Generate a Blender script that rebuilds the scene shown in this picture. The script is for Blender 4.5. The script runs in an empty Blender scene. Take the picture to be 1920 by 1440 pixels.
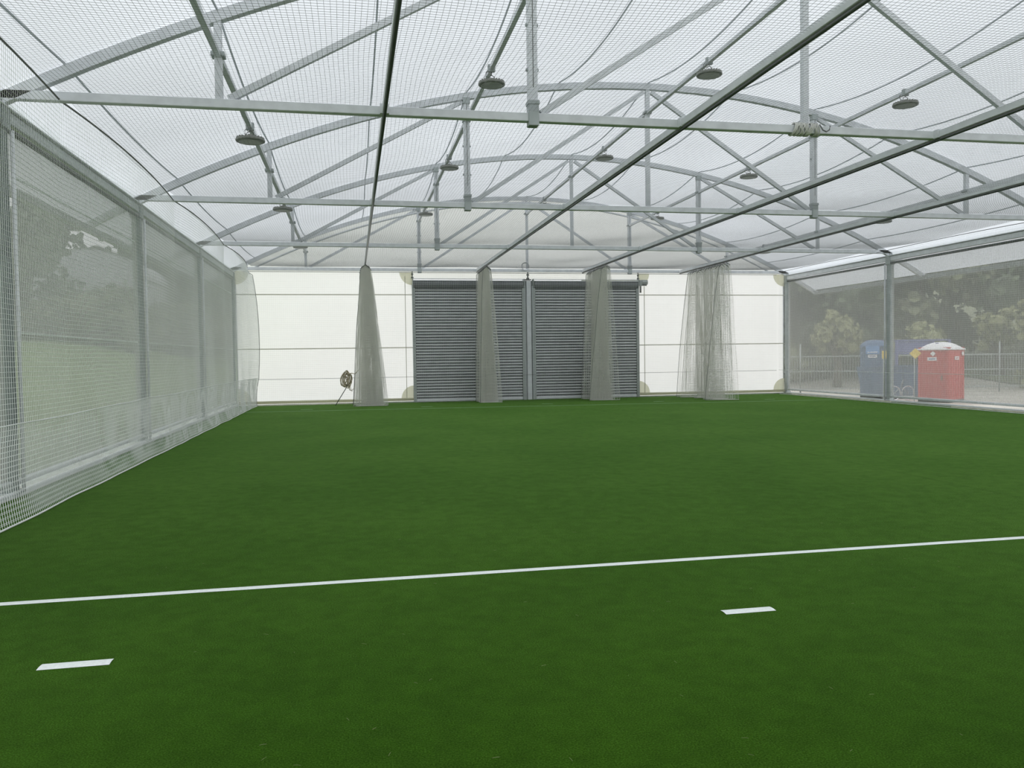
import bpy, math, random
from mathutils import Vector, Matrix, noise
random.seed(7)
C = bpy.context.scene.collection
sc = bpy.context.scene
PI = math.pi

# ------------------------------------------------------------------ measures
HC = 1.4436                                  # camera height
T = [9.597 + 5.6384 * k for k in range(4)]   # truss planes
CX = 5.75                                    # ridge line
VS = 3.577                                   # spacing of the truss uprights
XL, XR = -3.58, 15.12                        # inner faces of the side posts
ZC = 4.25                                    # underside of bottom chord
def arch(x): return 6.75 - 0.0277 * (x - CX) ** 2

# ------------------------------------------------------------------ materials
def newmat(name):
    m = bpy.data.materials.new(name); m.use_nodes = True
    nt = m.node_tree; nt.nodes.clear()
    out = nt.nodes.new('ShaderNodeOutputMaterial')
    return m, nt, out
def N(nt, kind, **kw):
    n = nt.nodes.new(kind)
    for k, v in kw.items():
        if k in n.inputs: n.inputs[k].default_value = v
        else: setattr(n, k, v)
    return n
def L(nt, a, b): nt.links.new(a, b)
def tex_noise(nt, scale, detail=3, rough=.5, stretch=None):
    tc = N(nt, 'ShaderNodeTexCoord'); src = tc.outputs['Object']
    if stretch:
        mp = N(nt, 'ShaderNodeMapping'); mp.inputs['Scale'].default_value = stretch
        L(nt, src, mp.inputs['Vector']); src = mp.outputs['Vector']
    n = N(nt, 'ShaderNodeTexNoise'); n.inputs['Scale'].default_value = scale
    n.inputs['Detail'].default_value = detail; n.inputs['Roughness'].default_value = rough
    L(nt, src, n.inputs['Vector']); return n
def ramp(nt, fac, stops):
    r = N(nt, 'ShaderNodeValToRGB')
    el = r.color_ramp.elements
    while len(el) < len(stops): el.new(.5)
    for e, (p, c) in zip(el, stops): e.position = p; e.color = (*c, 1)
    L(nt, fac, r.inputs['Fac']); return r
def simple(name, col, rough=.6, metal=0., var=.08, scale=6., bump=0., bscale=40., spec=.5):
    m, nt, out = newmat(name)
    b = N(nt, 'ShaderNodeBsdfPrincipled'); b.inputs['Roughness'].default_value = rough
    b.inputs['Metallic'].default_value = metal; b.inputs['Specular IOR Level'].default_value = spec
    n = tex_noise(nt, scale)
    lo = tuple(max(0, c * (1 - var)) for c in col); hi = tuple(min(1, c * (1 + var)) for c in col)
    r = ramp(nt, n.outputs['Fac'], [(.3, lo), (.7, hi)])
    L(nt, r.outputs['Color'], b.inputs['Base Color'])
    if bump:
        n2 = tex_noise(nt, bscale, 4); bp = N(nt, 'ShaderNodeBump'); bp.inputs['Strength'].default_value = bump
        bp.inputs['Distance'].default_value = .01
        L(nt, n2.outputs['Fac'], bp.inputs['Height']); L(nt, bp.outputs['Normal'], b.inputs['Normal'])
    L(nt, b.outputs['BSDF'], out.inputs['Surface']); return m
def translucent(name, dif, tra, var=.05, scale=.5, weave=0., spec=0.):
    m, nt, out = newmat(name)
    n = tex_noise(nt, scale, 4, .55)
    def rp(col): return ramp(nt, n.outputs['Fac'], [(.3, tuple(c * (1 - var) for c in col)), (.7, tuple(min(1, c * (1 + var)) for c in col))])
    d = N(nt, 'ShaderNodeBsdfDiffuse'); t = N(nt, 'ShaderNodeBsdfTranslucent')
    L(nt, rp(dif).outputs['Color'], d.inputs['Color']); L(nt, rp(tra).outputs['Color'], t.inputs['Color'])
    a = N(nt, 'ShaderNodeAddShader'); L(nt, d.outputs[0], a.inputs[0]); L(nt, t.outputs[0], a.inputs[1])
    L(nt, a.outputs[0], out.inputs['Surface']); return m
def screen_mat(name, dif, tra, see):
    """woven shade cloth: open when seen square on, closing up when seen along its face"""
    m, nt, out = newmat(name)
    n = tex_noise(nt, .8, 4)
    d = N(nt, 'ShaderNodeBsdfDiffuse'); t = N(nt, 'ShaderNodeBsdfTranslucent')
    r = ramp(nt, n.outputs['Fac'], [(.3, tuple(c * .95 for c in dif)), (.7, tuple(c * 1.05 for c in dif))])
    L(nt, r.outputs['Color'], d.inputs['Color']); t.inputs['Color'].default_value = (*tra, 1)
    a = N(nt, 'ShaderNodeAddShader'); L(nt, d.outputs[0], a.inputs[0]); L(nt, t.outputs[0], a.inputs[1])
    lw = N(nt, 'ShaderNodeLayerWeight'); lw.inputs['Blend'].default_value = .5
    p = N(nt, 'ShaderNodeMath', operation='POWER'); L(nt, lw.outputs['Facing'], p.inputs[0]); p.inputs[1].default_value = 2.2
    o = N(nt, 'ShaderNodeMath', operation='MULTIPLY_ADD'); L(nt, p.outputs[0], o.inputs[0]); o.inputs[1].default_value = see; o.inputs[2].default_value = 1 - see
    tr = N(nt, 'ShaderNodeBsdfTransparent')
    mx = N(nt, 'ShaderNodeMixShader'); L(nt, o.outputs[0], mx.inputs[0]); L(nt, tr.outputs[0], mx.inputs[1]); L(nt, a.outputs[0], mx.inputs[2])
    L(nt, mx.outputs[0], out.inputs['Surface']); return m
def turf_mat():
    m, nt, out = newmat('artificial_turf')
    b = N(nt, 'ShaderNodeBsdfPrincipled'); b.inputs['Roughness'].default_value = .85
    b.inputs['Specular IOR Level'].default_value = .02
    b.inputs['Sheen Weight'].default_value = .04; b.inputs['Sheen Roughness'].default_value = .3
    b.inputs['Sheen Tint'].default_value = (.80, .9, .36, 1)
    fine = tex_noise(nt, 140, 5, .75); mid = tex_noise(nt, 9, 4, .6); big = tex_noise(nt, .5, 3, .5)
    r = ramp(nt, fine.outputs['Fac'], [(.30, (.009, .028, .0006)), (.5, (.033, .098, .0035)), (.70, (.088, .19, .018))])
    r2 = ramp(nt, mid.outputs['Fac'], [(.35, (.86, .88, .86)), (.65, (1.1, 1.1, 1.1))])
    r3 = ramp(nt, big.outputs['Fac'], [(.35, (.9, .92, .9)), (.65, (1.1, 1.06, 1.1))])
    m1 = N(nt, 'ShaderNodeMix', data_type='RGBA', blend_type='MULTIPLY'); m1.inputs[0].default_value = 1
    L(nt, r.outputs['Color'], m1.inputs[6]); L(nt, r2.outputs['Color'], m1.inputs[7])
    m2 = N(nt, 'ShaderNodeMix', data_type='RGBA', blend_type='MULTIPLY'); m2.inputs[0].default_value = 1
    L(nt, m1.outputs[2], m2.inputs[6]); L(nt, r3.outputs['Color'], m2.inputs[7])
    # turf roll seams: thin darker joins across the hall (Y) and faint ones along it (X)
    tc = N(nt, 'ShaderNodeTexCoord'); sp = N(nt, 'ShaderNodeSeparateXYZ'); L(nt, tc.outputs['Object'], sp.inputs[0])
    def seam(sock, pos, w, amount, prev):
        s = N(nt, 'ShaderNodeMath', operation='SUBTRACT'); L(nt, sock, s.inputs[0]); s.inputs[1].default_value = pos
        a = N(nt, 'ShaderNodeMath', operation='ABSOLUTE'); L(nt, s.outputs[0], a.inputs[0])
        mr = N(nt, 'ShaderNodeMapRange'); L(nt, a.outputs[0], mr.inputs[0]); mr.inputs[1].default_value = 0; mr.inputs[2].default_value = w
        mr.inputs[3].default_value = amount; mr.inputs[4].default_value = 1
        q = N(nt, 'ShaderNodeMix', data_type='RGBA', blend_type='MULTIPLY'); q.inputs[0].default_value = 1
        L(nt, prev, q.inputs[6]); L(nt, mr.outputs[0], q.inputs[7]); return q.outputs[2]
    c = seam(sp.outputs[1], 8.05, .03, .72, m2.outputs[2])
    c = seam(sp.outputs[0], .62, .05, .88, c); c = seam(sp.outputs[1], 11.9, .03, .9, c)
    c = seam(sp.outputs[1], 4.2, .03, .9, c)
    # pile shading and grazing sheen put into the colour: darker from above, paler along
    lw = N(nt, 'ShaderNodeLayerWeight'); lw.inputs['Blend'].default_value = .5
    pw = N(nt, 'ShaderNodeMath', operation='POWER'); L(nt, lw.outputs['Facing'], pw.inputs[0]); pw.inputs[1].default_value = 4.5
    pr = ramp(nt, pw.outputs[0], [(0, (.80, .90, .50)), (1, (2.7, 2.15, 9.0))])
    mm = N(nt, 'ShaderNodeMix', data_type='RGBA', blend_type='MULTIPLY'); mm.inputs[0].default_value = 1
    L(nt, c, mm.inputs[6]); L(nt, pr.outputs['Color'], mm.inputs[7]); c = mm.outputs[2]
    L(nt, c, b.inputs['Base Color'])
    bp = N(nt, 'ShaderNodeBump'); bp.inputs['Strength'].default_value = .8; bp.inputs['Distance'].default_value = .012
    L(nt, fine.outputs['Fac'], bp.inputs['Height']); L(nt, bp.outputs['Normal'], b.inputs['Normal'])
    L(nt, b.outputs['BSDF'], out.inputs['Surface']); return m

M = {}
M['steel'] = simple('galvanised_steel', (.70, .72, .745), .55, .08, .08, 7)
M['steel_pale'] = simple('pale_galvanised_steel', (.70, .72, .745), .5, .1, .08, 5)
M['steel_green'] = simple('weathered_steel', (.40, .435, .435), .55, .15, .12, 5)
M['post_dark'] = simple('shade_toned_post_steel', (.20, .235, .225), .55, .2, .12, 5)  # shade on the left posts is put into this darker steel colour
M['steel_dark'] = simple('dark_steel', (.10, .11, .10), .5, .4, .15, 8)
M['track'] = simple('track_aluminium', (.12, .13, .125), .4, .6, .1, 8)
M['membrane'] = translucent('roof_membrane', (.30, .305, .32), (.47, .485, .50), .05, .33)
M['strip'] = translucent('clear_white_strip', (.05, .05, .05), (.93, .95, .95), .01, .5)
M['wallwhite'] = translucent('white_wall_fabric', (.10, .10, .10), (.87, .87, .85), .02, .7)
M['gable'] = translucent('gable_fabric', (.20, .20, .20), (.68, .69, .68), .02, .5)
M['cream'] = translucent('cream_patch_fabric', (.25, .24, .19), (.46, .46, .37), .02, 2)
M['screen_r'] = screen_mat('shade_screen_right', (.31, .315, .30), (.18, .18, .172), .46)
M['screen_l'] = screen_mat('shade_screen_left', (.30, .305, .295), (.12, .123, .117), .40)
M['seam'] = translucent('welded_seam', (.5, .52, .5), (.25, .26, .25), .02, 3)
M['wallseam'] = translucent('wall_seam_fabric', (.2, .2, .18), (.45, .45, .41), .02, 3)
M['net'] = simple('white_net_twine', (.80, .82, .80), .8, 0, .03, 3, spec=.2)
M['net_ceiling'] = simple('backlit_net_twine', (.30, .31, .31), .8, 0, .03, 3, spec=.1)  # white twine coloured dark to stand in for its backlit underside
M['net_rope'] = simple('net_rope', (.20, .205, .20), .8, 0, .1, 30)
M['net_hem'] = simple('white_net_rope', (.78, .80, .78), .8, 0, .05, 30)
M['curtain'] = translucent('curtain_net_twine', (.56, .56, .53), (.30, .30, .285), .05, 3)
M['strap'] = translucent('roof_strap', (.45, .46, .47), (.30, .31, .32), .05, 3)
M['lamp_body'] = simple('lamp_housing', (.22, .225, .20), .5, .2, .1, 12)
M['lamp_lens'] = simple('lamp_lens', (.36, .365, .32), .35, 0, .08, 12)
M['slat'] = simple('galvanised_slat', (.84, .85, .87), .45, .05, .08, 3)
M['slat_low'] = simple('shade_toned_slat', (.15, .16, .165), .45, .2, .12, 3)  # slat steel darkened to paint the groove shade; drum shares the tone
M['guide'] = simple('guide_channel', (.34, .37, .36), .45, .4, .1, 4)
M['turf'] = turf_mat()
M['paint'] = simple('white_line_turf', (.80, .84, .82), .9, 0, .07, 60, bump=.4, bscale=150, spec=.1)
M['paint_far'] = simple('faded_line_turf', (.30, .46, .27), .9, 0, .08, 30, spec=.1)
M['kerb'] = simple('kerb', (.42, .45, .40), .8, 0, .15, 5)
M['edging'] = simple('pale_edging', (.75, .70, .60), .8, 0, .2, 4)
M['rope_tan'] = simple('tan_rope', (.52, .46, .33), .85, 0, .2, 20)
M['dirt'] = simple('pale_gravel', (.42, .40, .35), .95, 0, .22, .6, bump=.4, bscale=6)
M['grass'] = simple('lawn_grass', (.17, .25, .07), .95, 0, .18, .8, bump=.5, bscale=12)
M['leaf_dark'] = simple('dark_leaves', (.075, .10, .05), .7, 0, .4, 1.2)
M['leaf_mid'] = simple('olive_leaves', (.15, .165, .085), .7, 0, .35, 1.2)
M['leaf_light'] = simple('light_leaves', (.26, .27, .13), .7, 0, .3, 1.5)
M['bark'] = simple('bark', (.10, .08, .06), .9, 0, .3, 5)
M['red'] = simple('red_plastic', (.58, .028, .028), .5, 0, .06, 2)
M['red_side'] = simple('red_door_plastic', (.50, .022, .022), .5, 0, .06, 2)
M['whitep'] = simple('white_plastic', (.85, .85, .86), .45, 0, .03, 3)
M['blue'] = simple('blue_plastic', (.045, .11, .24), .55, 0, .1, 2)
M['bluel'] = simple('light_blue_panel', (.12, .28, .58), .5, 0, .05, 3)
M['bluep'] = simple('violet_blue_paint', (.13, .14, .33), .5, 0, .08, 3)
M['yellow'] = simple('yellow_sign', (.85, .62, .10), .5, 0, .05, 6)
M['rubber'] = simple('black_rubber', (.03, .03, .03), .7, 0, .1, 6)
M['greyroof'] = simple('pale_roof', (.60, .61, .66), .6, 0, .05, 1)

# ------------------------------------------------------------------ mesh builder
class MB:
    def __init__(s): s.v = []; s.f = []; s.sm = False
    def box(s, c, d, rz=0, m=None):
        b = len(s.v); cx, cy, cz = c; dx, dy, dz = (k / 2 for k in d)
        R = m or Matrix.Rotation(rz, 3, 'Z')
        for x in (-dx, dx):
            for y in (-dy, dy):
                for z in (-dz, dz):
                    p = R @ Vector((x, y, z)); s.v.append((cx + p.x, cy + p.y, cz + p.z))
        for q in ((0,1,3,2), (4,6,7,5), (0,4,5,1), (2,3,7,6), (0,2,6,4), (1,5,7,3)): s.f.append(tuple(b + k for k in q))
        return s
    def bbox(s, c, d, bev=.01):     # box with chamfered long edges in all directions (simple 24-vert chamfer)
        b = len(s.v); cx, cy, cz = c; dx, dy, dz = (k / 2 for k in d); e = min(bev, dx * .9, dy * .9, dz * .9)
        idx = {}
        for sx in (-1, 1):
            for sy in (-1, 1):
                for sz in (-1, 1):
                    for ax in range(3):
                        p = [sx * (dx - (e if ax != 0 else 0)), sy * (dy - (e if ax != 1 else 0)), sz * (dz - (e if ax != 2 else 0))]
                        idx[(sx, sy, sz, ax)] = len(s.v); s.v.append((cx + p[0], cy + p[1], cz + p[2]))
        S = (-1, 1)
        for sg in S:
            s.f.append([idx[(sg, a, b_, 0)] for a, b_ in ((-1, -1), (1, -1), (1, 1), (-1, 1))])
            s.f.append([idx[(a, sg, b_, 1)] for a, b_ in ((-1, -1), (1, -1), (1, 1), (-1, 1))])
            s.f.append([idx[(a, b_, sg, 2)] for a, b_ in ((-1, -1), (1, -1), (1, 1), (-1, 1))])
        for a in S:
            for b_ in S:
                s.f.append([idx[(a, b_, -1, 0)], idx[(a, b_, 1, 0)], idx[(a, b_, 1, 1)], idx[(a, b_, -1, 1)]])
                s.f.append([idx[(a, -1, b_, 0)], idx[(a, 1, b_, 0)], idx[(a, 1, b_, 2)], idx[(a, -1, b_, 2)]])
                s.f.append([idx[(-1, a, b_, 1)], idx[(1, a, b_, 1)], idx[(1, a, b_, 2)], idx[(-1, a, b_, 2)]])
        for a in S:
            for b_ in S:
                for c_ in S: s.f.append([idx[(a, b_, c_, k)] for k in range(3)])
        return s
    def tube(s, pts, r, n=8, cap=True, closed=False, square=False, up=(0, 0, 1)):
        """round (or square, with n=4) tube along a polyline"""
        pts = [Vector(p) for p in pts]; b = len(s.v); k = len(pts)
        for i, p in enumerate(pts):
            if closed: d = pts[(i + 1) % k] - pts[i - 1]
            else: d = pts[min(i + 1, k - 1)] - pts[max(i - 1, 0)]
            d.normalize(); u = Vector(up)
            if abs(d.dot(u)) > .97: u = Vector((1, 0, 0)) if abs(d.x) < .9 else Vector((0, 1, 0))
            a = d.cross(u).normalized(); w = a.cross(d).normalized()
            rr = r[i] if isinstance(r, (list, tuple)) else r
            for j in range(n):
                t = 2 * PI * j / n + (PI / 4 if square else 0)
                q = p + a * (math.cos(t) * rr) + w * (math.sin(t) * rr); s.v.append(tuple(q))
        for i in range(k if closed else k - 1):
            i2 = (i + 1) % k
            for j in range(n):
                j2 = (j + 1) % n; s.f.append((b + i * n + j, b + i * n + j2, b + i2 * n + j2, b + i2 * n + j))
        if cap and not closed:
            s.f.append(tuple(b + j for j in range(n))[::-1]); s.f.append(tuple(b + (k - 1) * n + j for j in range(n)))
        return s
    def bar(s, a, b, w, h=None):    # rectangular bar from a to b: w across, h in the vertical sense
        h = h or w; a = Vector(a); b = Vector(b); d = (b - a); l = d.length; d.normalize()
        u = Vector((0, 0, 1)) if abs(d.z) < .95 else Vector((0, 1, 0))
        x = d.cross(u).normalized(); z = x.cross(d).normalized()
        m = Matrix((x, d, z)).transposed(); return s.box((a + b) / 2, (w, l, h), m=m)
    def lathe(s, prof, c=(0, 0, 0), n=32):
        b = len(s.v)
        for r, z in prof:
            for j in range(n): s.v.append((c[0] + r * math.cos(2 * PI * j / n), c[1] + r * math.sin(2 * PI * j / n), c[2] + z))
        for i in range(len(prof) - 1):
            for j in range(n):
                j2 = (j + 1) % n; s.f.append((b + i * n + j, b + i * n + j2, b + (i + 1) * n + j2, b + (i + 1) * n + j))
        s.f.append(tuple(b + j for j in range(n))[::-1]); s.f.append(tuple(b + (len(prof) - 1) * n + j for j in range(n)))
        return s
    def quad(s, *p):
        b = len(s.v); s.v += [tuple(q) for q in p]; s.f.append(tuple(range(b, b + len(p)))); return s
    def grid(s, fn, nu, nv):
        b = len(s.v)
        for i in range(nu + 1):
            for j in range(nv + 1): s.v.append(tuple(fn(i / nu, j / nv)))
        for i in range(nu):
            for j in range(nv):
                a = b + i * (nv + 1) + j; s.f.append((a, a + 1, a + nv + 2, a + nv + 1))
        return s
    def build(s, name, mat, parent=None, smooth=False, recentre=True):
        me = bpy.data.meshes.new(name)
        off = Vector((0, 0, 0))
        if parent is None and recentre and s.v:      # origin at the middle of the base
            xs, ys, zs = zip(*s.v); off = Vector(((min(xs) + max(xs)) / 2, (min(ys) + max(ys)) / 2, min(zs)))
        elif parent is not None:
            o = parent; 
            while o is not None: off = off + o.location; o = o.parent
        vs = [(x - off.x, y - off.y, z - off.z) for x, y, z in s.v]
        me.from_pydata(vs, [], [tuple(f) for f in s.f]); me.materials.append(mat)
        if smooth: me.polygons.foreach_set('use_smooth', [True] * len(me.polygons))
        me.update()
        o = bpy.data.objects.new(name, me); C.objects.link(o)
        if parent is not None: o.parent = parent
        else: o.location = off
        return o
def tag(o, label, cat, group=None, kind=None):
    o['label'] = label; o['category'] = cat
    if group: o['group'] = group
    if kind: o['kind'] = kind
    return o
def thing(name, loc, label, cat, group=None, kind=None):
    o = bpy.data.objects.new(name, None); C.objects.link(o); o.location = loc; o.empty_display_size = .2
    return tag(o, label, cat, group, kind)
def copy_tree(o, loc, label):
    r = o.copy(); C.objects.link(r); r.location = loc; r['label'] = label
    for ch in o.children:
        c = ch.copy(); C.objects.link(c); c.parent = r
        for g in ch.children:
            d = g.copy(); C.objects.link(d); d.parent = c
    return r

# ------------------------------------------------------------------ camera
cam = bpy.data.cameras.new('camera'); cam.sensor_width = 36; cam.lens = 1520.85 / 1920 * 36; cam.clip_end = 500
co = bpy.data.objects.new('camera', cam); C.objects.link(co); sc.camera = co
r_ = Vector((0.98124897, -0.19226825, -0.01354191)); u_ = Vector((0.01975551, 0.03043708, 0.99934143)); f_ = Vector((0.19172945, 0.98087028, -0.03366472))
mw = Matrix((r_, u_, -f_)).transposed().to_4x4(); mw.translation = Vector((0, 0, HC)); co.matrix_world = mw

# ------------------------------------------------------------------ floor and ground
def ground_z(x, y):
    """land around the hall: level gravel, a lawn bank to the left, a wooded slope to the right and behind"""
    z = -.5
    if x < -4.6:
        t = min(1, (-4.6 - x) / 15.); z = -.15 + 2.9 * (t * t * (3 - 2 * t)) + .12 * math.sin(y * .13)
        if x < -19.6: z += (-19.6 - x) * .05
    elif x < 0: z = -.15 - .35 * (x + 4.6) / 4.6
    if x > 0:
        d = max(0, (x - 28) * .62 + (y - 40) * .45)
        z += min(11, d * .22)
    return z
g = MB(); g.grid(lambda u, v: (-70 + 66.2 * u, -30 + 170 * v, ground_z(-70 + 66.2 * u, -30 + 170 * v)), 40, 50)
o = g.build('lawn', M['grass'], smooth=True); tag(o, 'light green lawn bank rising outside the left wall', 'lawn', kind='structure')
g = MB(); g.grid(lambda u, v: (-3.8 + 103.8 * u, -30 + 170 * v, ground_z(-3.8 + 103.8 * u, -30 + 170 * v)), 60, 60)
o = g.build('ground', M['dirt'], smooth=True); tag(o, 'pale gravel ground outside the right wall', 'ground', kind='structure')
g = MB(); nx, ny = 50, 60
for i in range(nx):
    for j in range(ny):
        x0, x1 = 2 + 96 * i / nx, 2 + 96 * (i + 1) / nx; y0, y1 = 5 + 130 * j / ny, 5 + 130 * (j + 1) / ny
        if (x0 - 28) * .62 + (y0 - 40) * .45 > .8: g.quad(*[(a, b, ground_z(a, b) + .06) for a, b in ((x0, y0), (x1, y0), (x1, y1), (x0, y1))])
o = g.build('hillside', M['leaf_mid']); tag(o, 'dark overgrown slope rising behind the fence outside the right wall', 'hillside', kind='structure')
g = MB(); g.box((CX, 12.4, -.25), (18.66, 28.3, .5)); o = g.build('floor', M['turf']); tag(o, 'green artificial turf floor of the hall', 'floor', kind='structure')
# concrete kerbs
for nm, c, d, lb in (('kerb', (-3.72, 12.4, -.23), (.26, 28.6, .54), 'grey kerb under the left wall'),
                     ('kerb', (15.24, 12.4, -.24), (.30, 28.6, .54), 'grey kerb under the right wall'),
                     ('kerb', (CX, 26.72, -.24), (19.2, .30, .54), 'grey kerb under the end wall')):
    o = MB().bbox(c, d, .012).build(nm, M['kerb']); tag(o, lb, 'kerb', kind='structure')
# pale strips of edging board beside the turf
def edging(a, b, lb):
    o = MB().bar(a, b, .035, .03).build('edging_strip', M['edging']); tag(o, lb, 'edging', 'pale edging strips round the turf')
edging((-3.3, 26.52, .015), (.0, 26.52, .015), 'pale edging strip at foot of end wall left of the doors')
edging((15.03, 20.6, .012), (15.03, 25.9, .012), 'pale edging strip at foot of right wall in far bay')
edging((15.03, 12.5, .012), (15.03, 18.2, .012), 'pale edging strip at foot of right wall nearer the camera')
# painted lines
def line(a, b, w, mat, lb, grp=None):
    a = Vector((*a, 0)); b = Vector((*b, 0)); n = max(2, int((b - a).length / .25)); d = (b - a).normalized(); s = Vector((-d.y, d.x, 0))
    m = MB()
    def fn(u, v):
        p = a.lerp(b, u) + s * ((v - .5) * w + .004 * noise.noise(Vector((u * n * .7, v * 3, 1)))); return (p.x, p.y, .004 if 0 < v < 1 else .0015)
    m.grid(fn, n, 3); o = m.build('turf_line', mat); tag(o, lb, 'line', grp)
line((-2.98, 5.325), (14.6, 5.325), .07, M['paint'], 'long white line across the turf in the foreground')
line((-2.95, 23.45), (14.45, 22.35), .055, M['paint_far'], 'long faint line across the turf near the end wall')
line((-1.49, 4.165), (-1.17, 4.165), .08, M['paint'], 'short white dash on turf in front of long line, lower left')
line((2.0, 4.175), (2.30, 4.175), .075, M['paint'], 'short white dash on turf in front of long line, right of centre')
for i, (x, y, lb) in enumerate(((-1.34, 24.05, 'short faint dash on far turf left of the first curtain net'), (2.12, 24.0, 'short faint dash on far turf in front of the left roller door'),
                    (5.75, 23.9, 'short faint dash on far turf in front of pillar between the doors'), (9.24, 23.7, 'short faint dash on far turf near the right roller door edge'),
                    (12.8, 23.4, 'short faint dash on far turf right of the last curtain net'))):
    line((x - .17, y), (x + .17, y), .07, M['paint_far'], lb)
# loose clippings of turf fibre
g = MB()
for i in range(70):
    y = 2.6 + 9 * random.random() ** 1.6; x = -.25 * y + random.random() * y * 1.15
    a = random.random() * PI; l = .005 + random.random() * .010; z = .005
    dx, dy = math.cos(a) * l, math.sin(a) * l
    g.tube([(x - dx, y - dy, .004), (x, y, z), (x + dx, y + dy, .004)], .0006, 3)
o = g.build('fibre_clippings', M['leaf_light']); tag(o, 'tiny loose pale fibre clippings scattered on the turf', 'clippings', kind='stuff')

# ------------------------------------------------------------------ roof membrane
Y0 = -7.32
def sag(x): return .30 * max(0, (arch(x) - 4.0) / 2.75) ** 1.0
def memb(x, y):
    t = ((y - T[0]) / 5.6384) % 1.0
    return arch(x) + .02 - sag(x) * (4 * t * (1 - t))
HL, HR = 10.25, 10.55; HW = (HL + HR) / 2; CM = CX + (HR - HL) / 2    # roof reaches this far either side of the ridge
g = MB(); nb = 6
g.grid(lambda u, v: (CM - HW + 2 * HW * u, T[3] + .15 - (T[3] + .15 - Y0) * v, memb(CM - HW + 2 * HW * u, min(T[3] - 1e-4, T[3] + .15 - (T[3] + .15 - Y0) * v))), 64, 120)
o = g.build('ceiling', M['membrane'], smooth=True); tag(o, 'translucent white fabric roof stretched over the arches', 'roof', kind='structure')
# straps lying under the membrane from arch to arch
xs = [CX + (i - 5) * VS / 2 for i in range(11)]
ordn = ['outermost on the left', 'second from the left', 'third from the left', 'fourth from the left', 'fifth from the left', 'along the ridge',
        'fifth from the right', 'fourth from the right', 'third from the right', 'second from the right', 'outermost on the right']
for i, x in enumerate(xs):
    if i == 0: x = CX - 8.72
    if i == 10: x = CX + 8.72
    pts = [(x, Y0 + 5.6384 + (T[3] - Y0 - 5.6384) * k / 100, memb(x, min(T[3] - 1e-4, Y0 + 5.6384 + (T[3] - Y0 - 5.6384) * k / 100)) - .012) for k in range(101)]
    o = MB().tube(pts, .014, 5).build('roof_strap', M['strap'], smooth=True); tag(o, 'thin grey strap running lengthwise under the roof fabric, ' + ordn[i], 'strap', 'thin straps under the roof fabric')

# ------------------------------------------------------------------ trusses
def frange(a, b, n): return [a + (b - a) * k / n for k in range(n + 1)]
def truss(k, label):
    y = T[k]; root = thing('roof_truss', (CX, y, ZC), label, 'truss', 'arched roof trusses')
    MB().bbox((CX, y, ZC + .05), (18.7 + .3, .10, .10), .006).build('bottom_chord', M['steel'], root)
    m = MB(); pts = [(x, y, arch(x) - .065) for x in frange(CX - HL, CX + HR, 48)]
    b = len(m.v)
    for (x, yy, z) in pts:
        s_ = -2 * .0277 * (x - CX); nrm = Vector((-s_, 0, 1)).normalized()
        for sy, sn in ((-.05, -.065), (.05, -.065), (.05, .055), (-.05, .055)):
            m.v.append((x + nrm.x * sn, yy + sy, z + nrm.z * sn))
    for i in range(48):
        for j in range(4): j2 = (j + 1) % 4; m.f.append((b + 4 * i + j, b + 4 * i + j2, b + 4 * i + 4 + j2, b + 4 * i + 4 + j))
    m.f.append((b, b + 1, b + 2, b + 3)); m.f.append((b + 192, b + 193, b + 194, b + 195))
    m.build('arch', M['steel'], root)
    if k == 3:
        m = MB(); m.tube([(x, y - .02, arch(x) - .065 - .15 - .012 * abs(x - CX)) for x in frange(CX - 8.7, CX + 8.7, 40)], .03, 8)
        m.build('inner_arch', M['steel'], root, smooth=True)
    for i in range(1, 6):
        x = CX + (i - 3) * VS; w = .11 if i in (2, 4) else .08
        top = arch(x) - .10
        up = MB().bbox((x, y, (top + ZC + .1) / 2), (w, w, top - ZC - .1), .005).build('upright', M['steel'], root)
        if i in (2, 4):
            m = MB(); m.bbox((x, y - .012, ZC + .07), (.125, .13, .25), .006); m.bbox((x, y - .012, ZC + .22), (.145, .14, .05), .005)
            m.build('bracket', M['steel_green'], up)
            MB().bbox((x, y - .01, top - .06), (.13, .12, .12), .006).build('bracket', M['steel_green'], up)
            for zz in (ZC + .62, ZC + 1.15): MB().box((x, y, zz), (w + .045, .03, .03)).build('bolt', M['steel_green'], up)
            MB().box((x, y - w / 2 - .001, (top + ZC + .3) / 2), (.008, .004, top - ZC - .5)).build('joint_gap', M['steel_dark'], up)
        else:
            m = MB(); m.box((x, y - w / 2 - .003, ZC + .05), (.10, .006, .08)); m.build('bracket', M['steel_pale'], up)
    for a, b_ in ((1, 2), (2, 3)):
        for s_ in (-1, 1):
            xa = CX + s_ * (a - 3) * VS; xb = CX + s_ * (b_ - 3) * VS; sg = 1 if xb > xa else -1
            MB().bar((xa + sg * .10, y, ZC + .11), (xb - sg * .08, y, arch(xb) - .17), .06, .075).build('diagonal_brace', M['steel'], root)
truss(0, 'nearest arched roof truss, its arch leaving the top of the picture')
truss(1, 'second arched roof truss from the camera, its whole crown in view')
truss(2, 'third arched roof truss, standing between the second and the end wall truss')
truss(3, 'farthest roof truss, on top of the white end wall')

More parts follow.
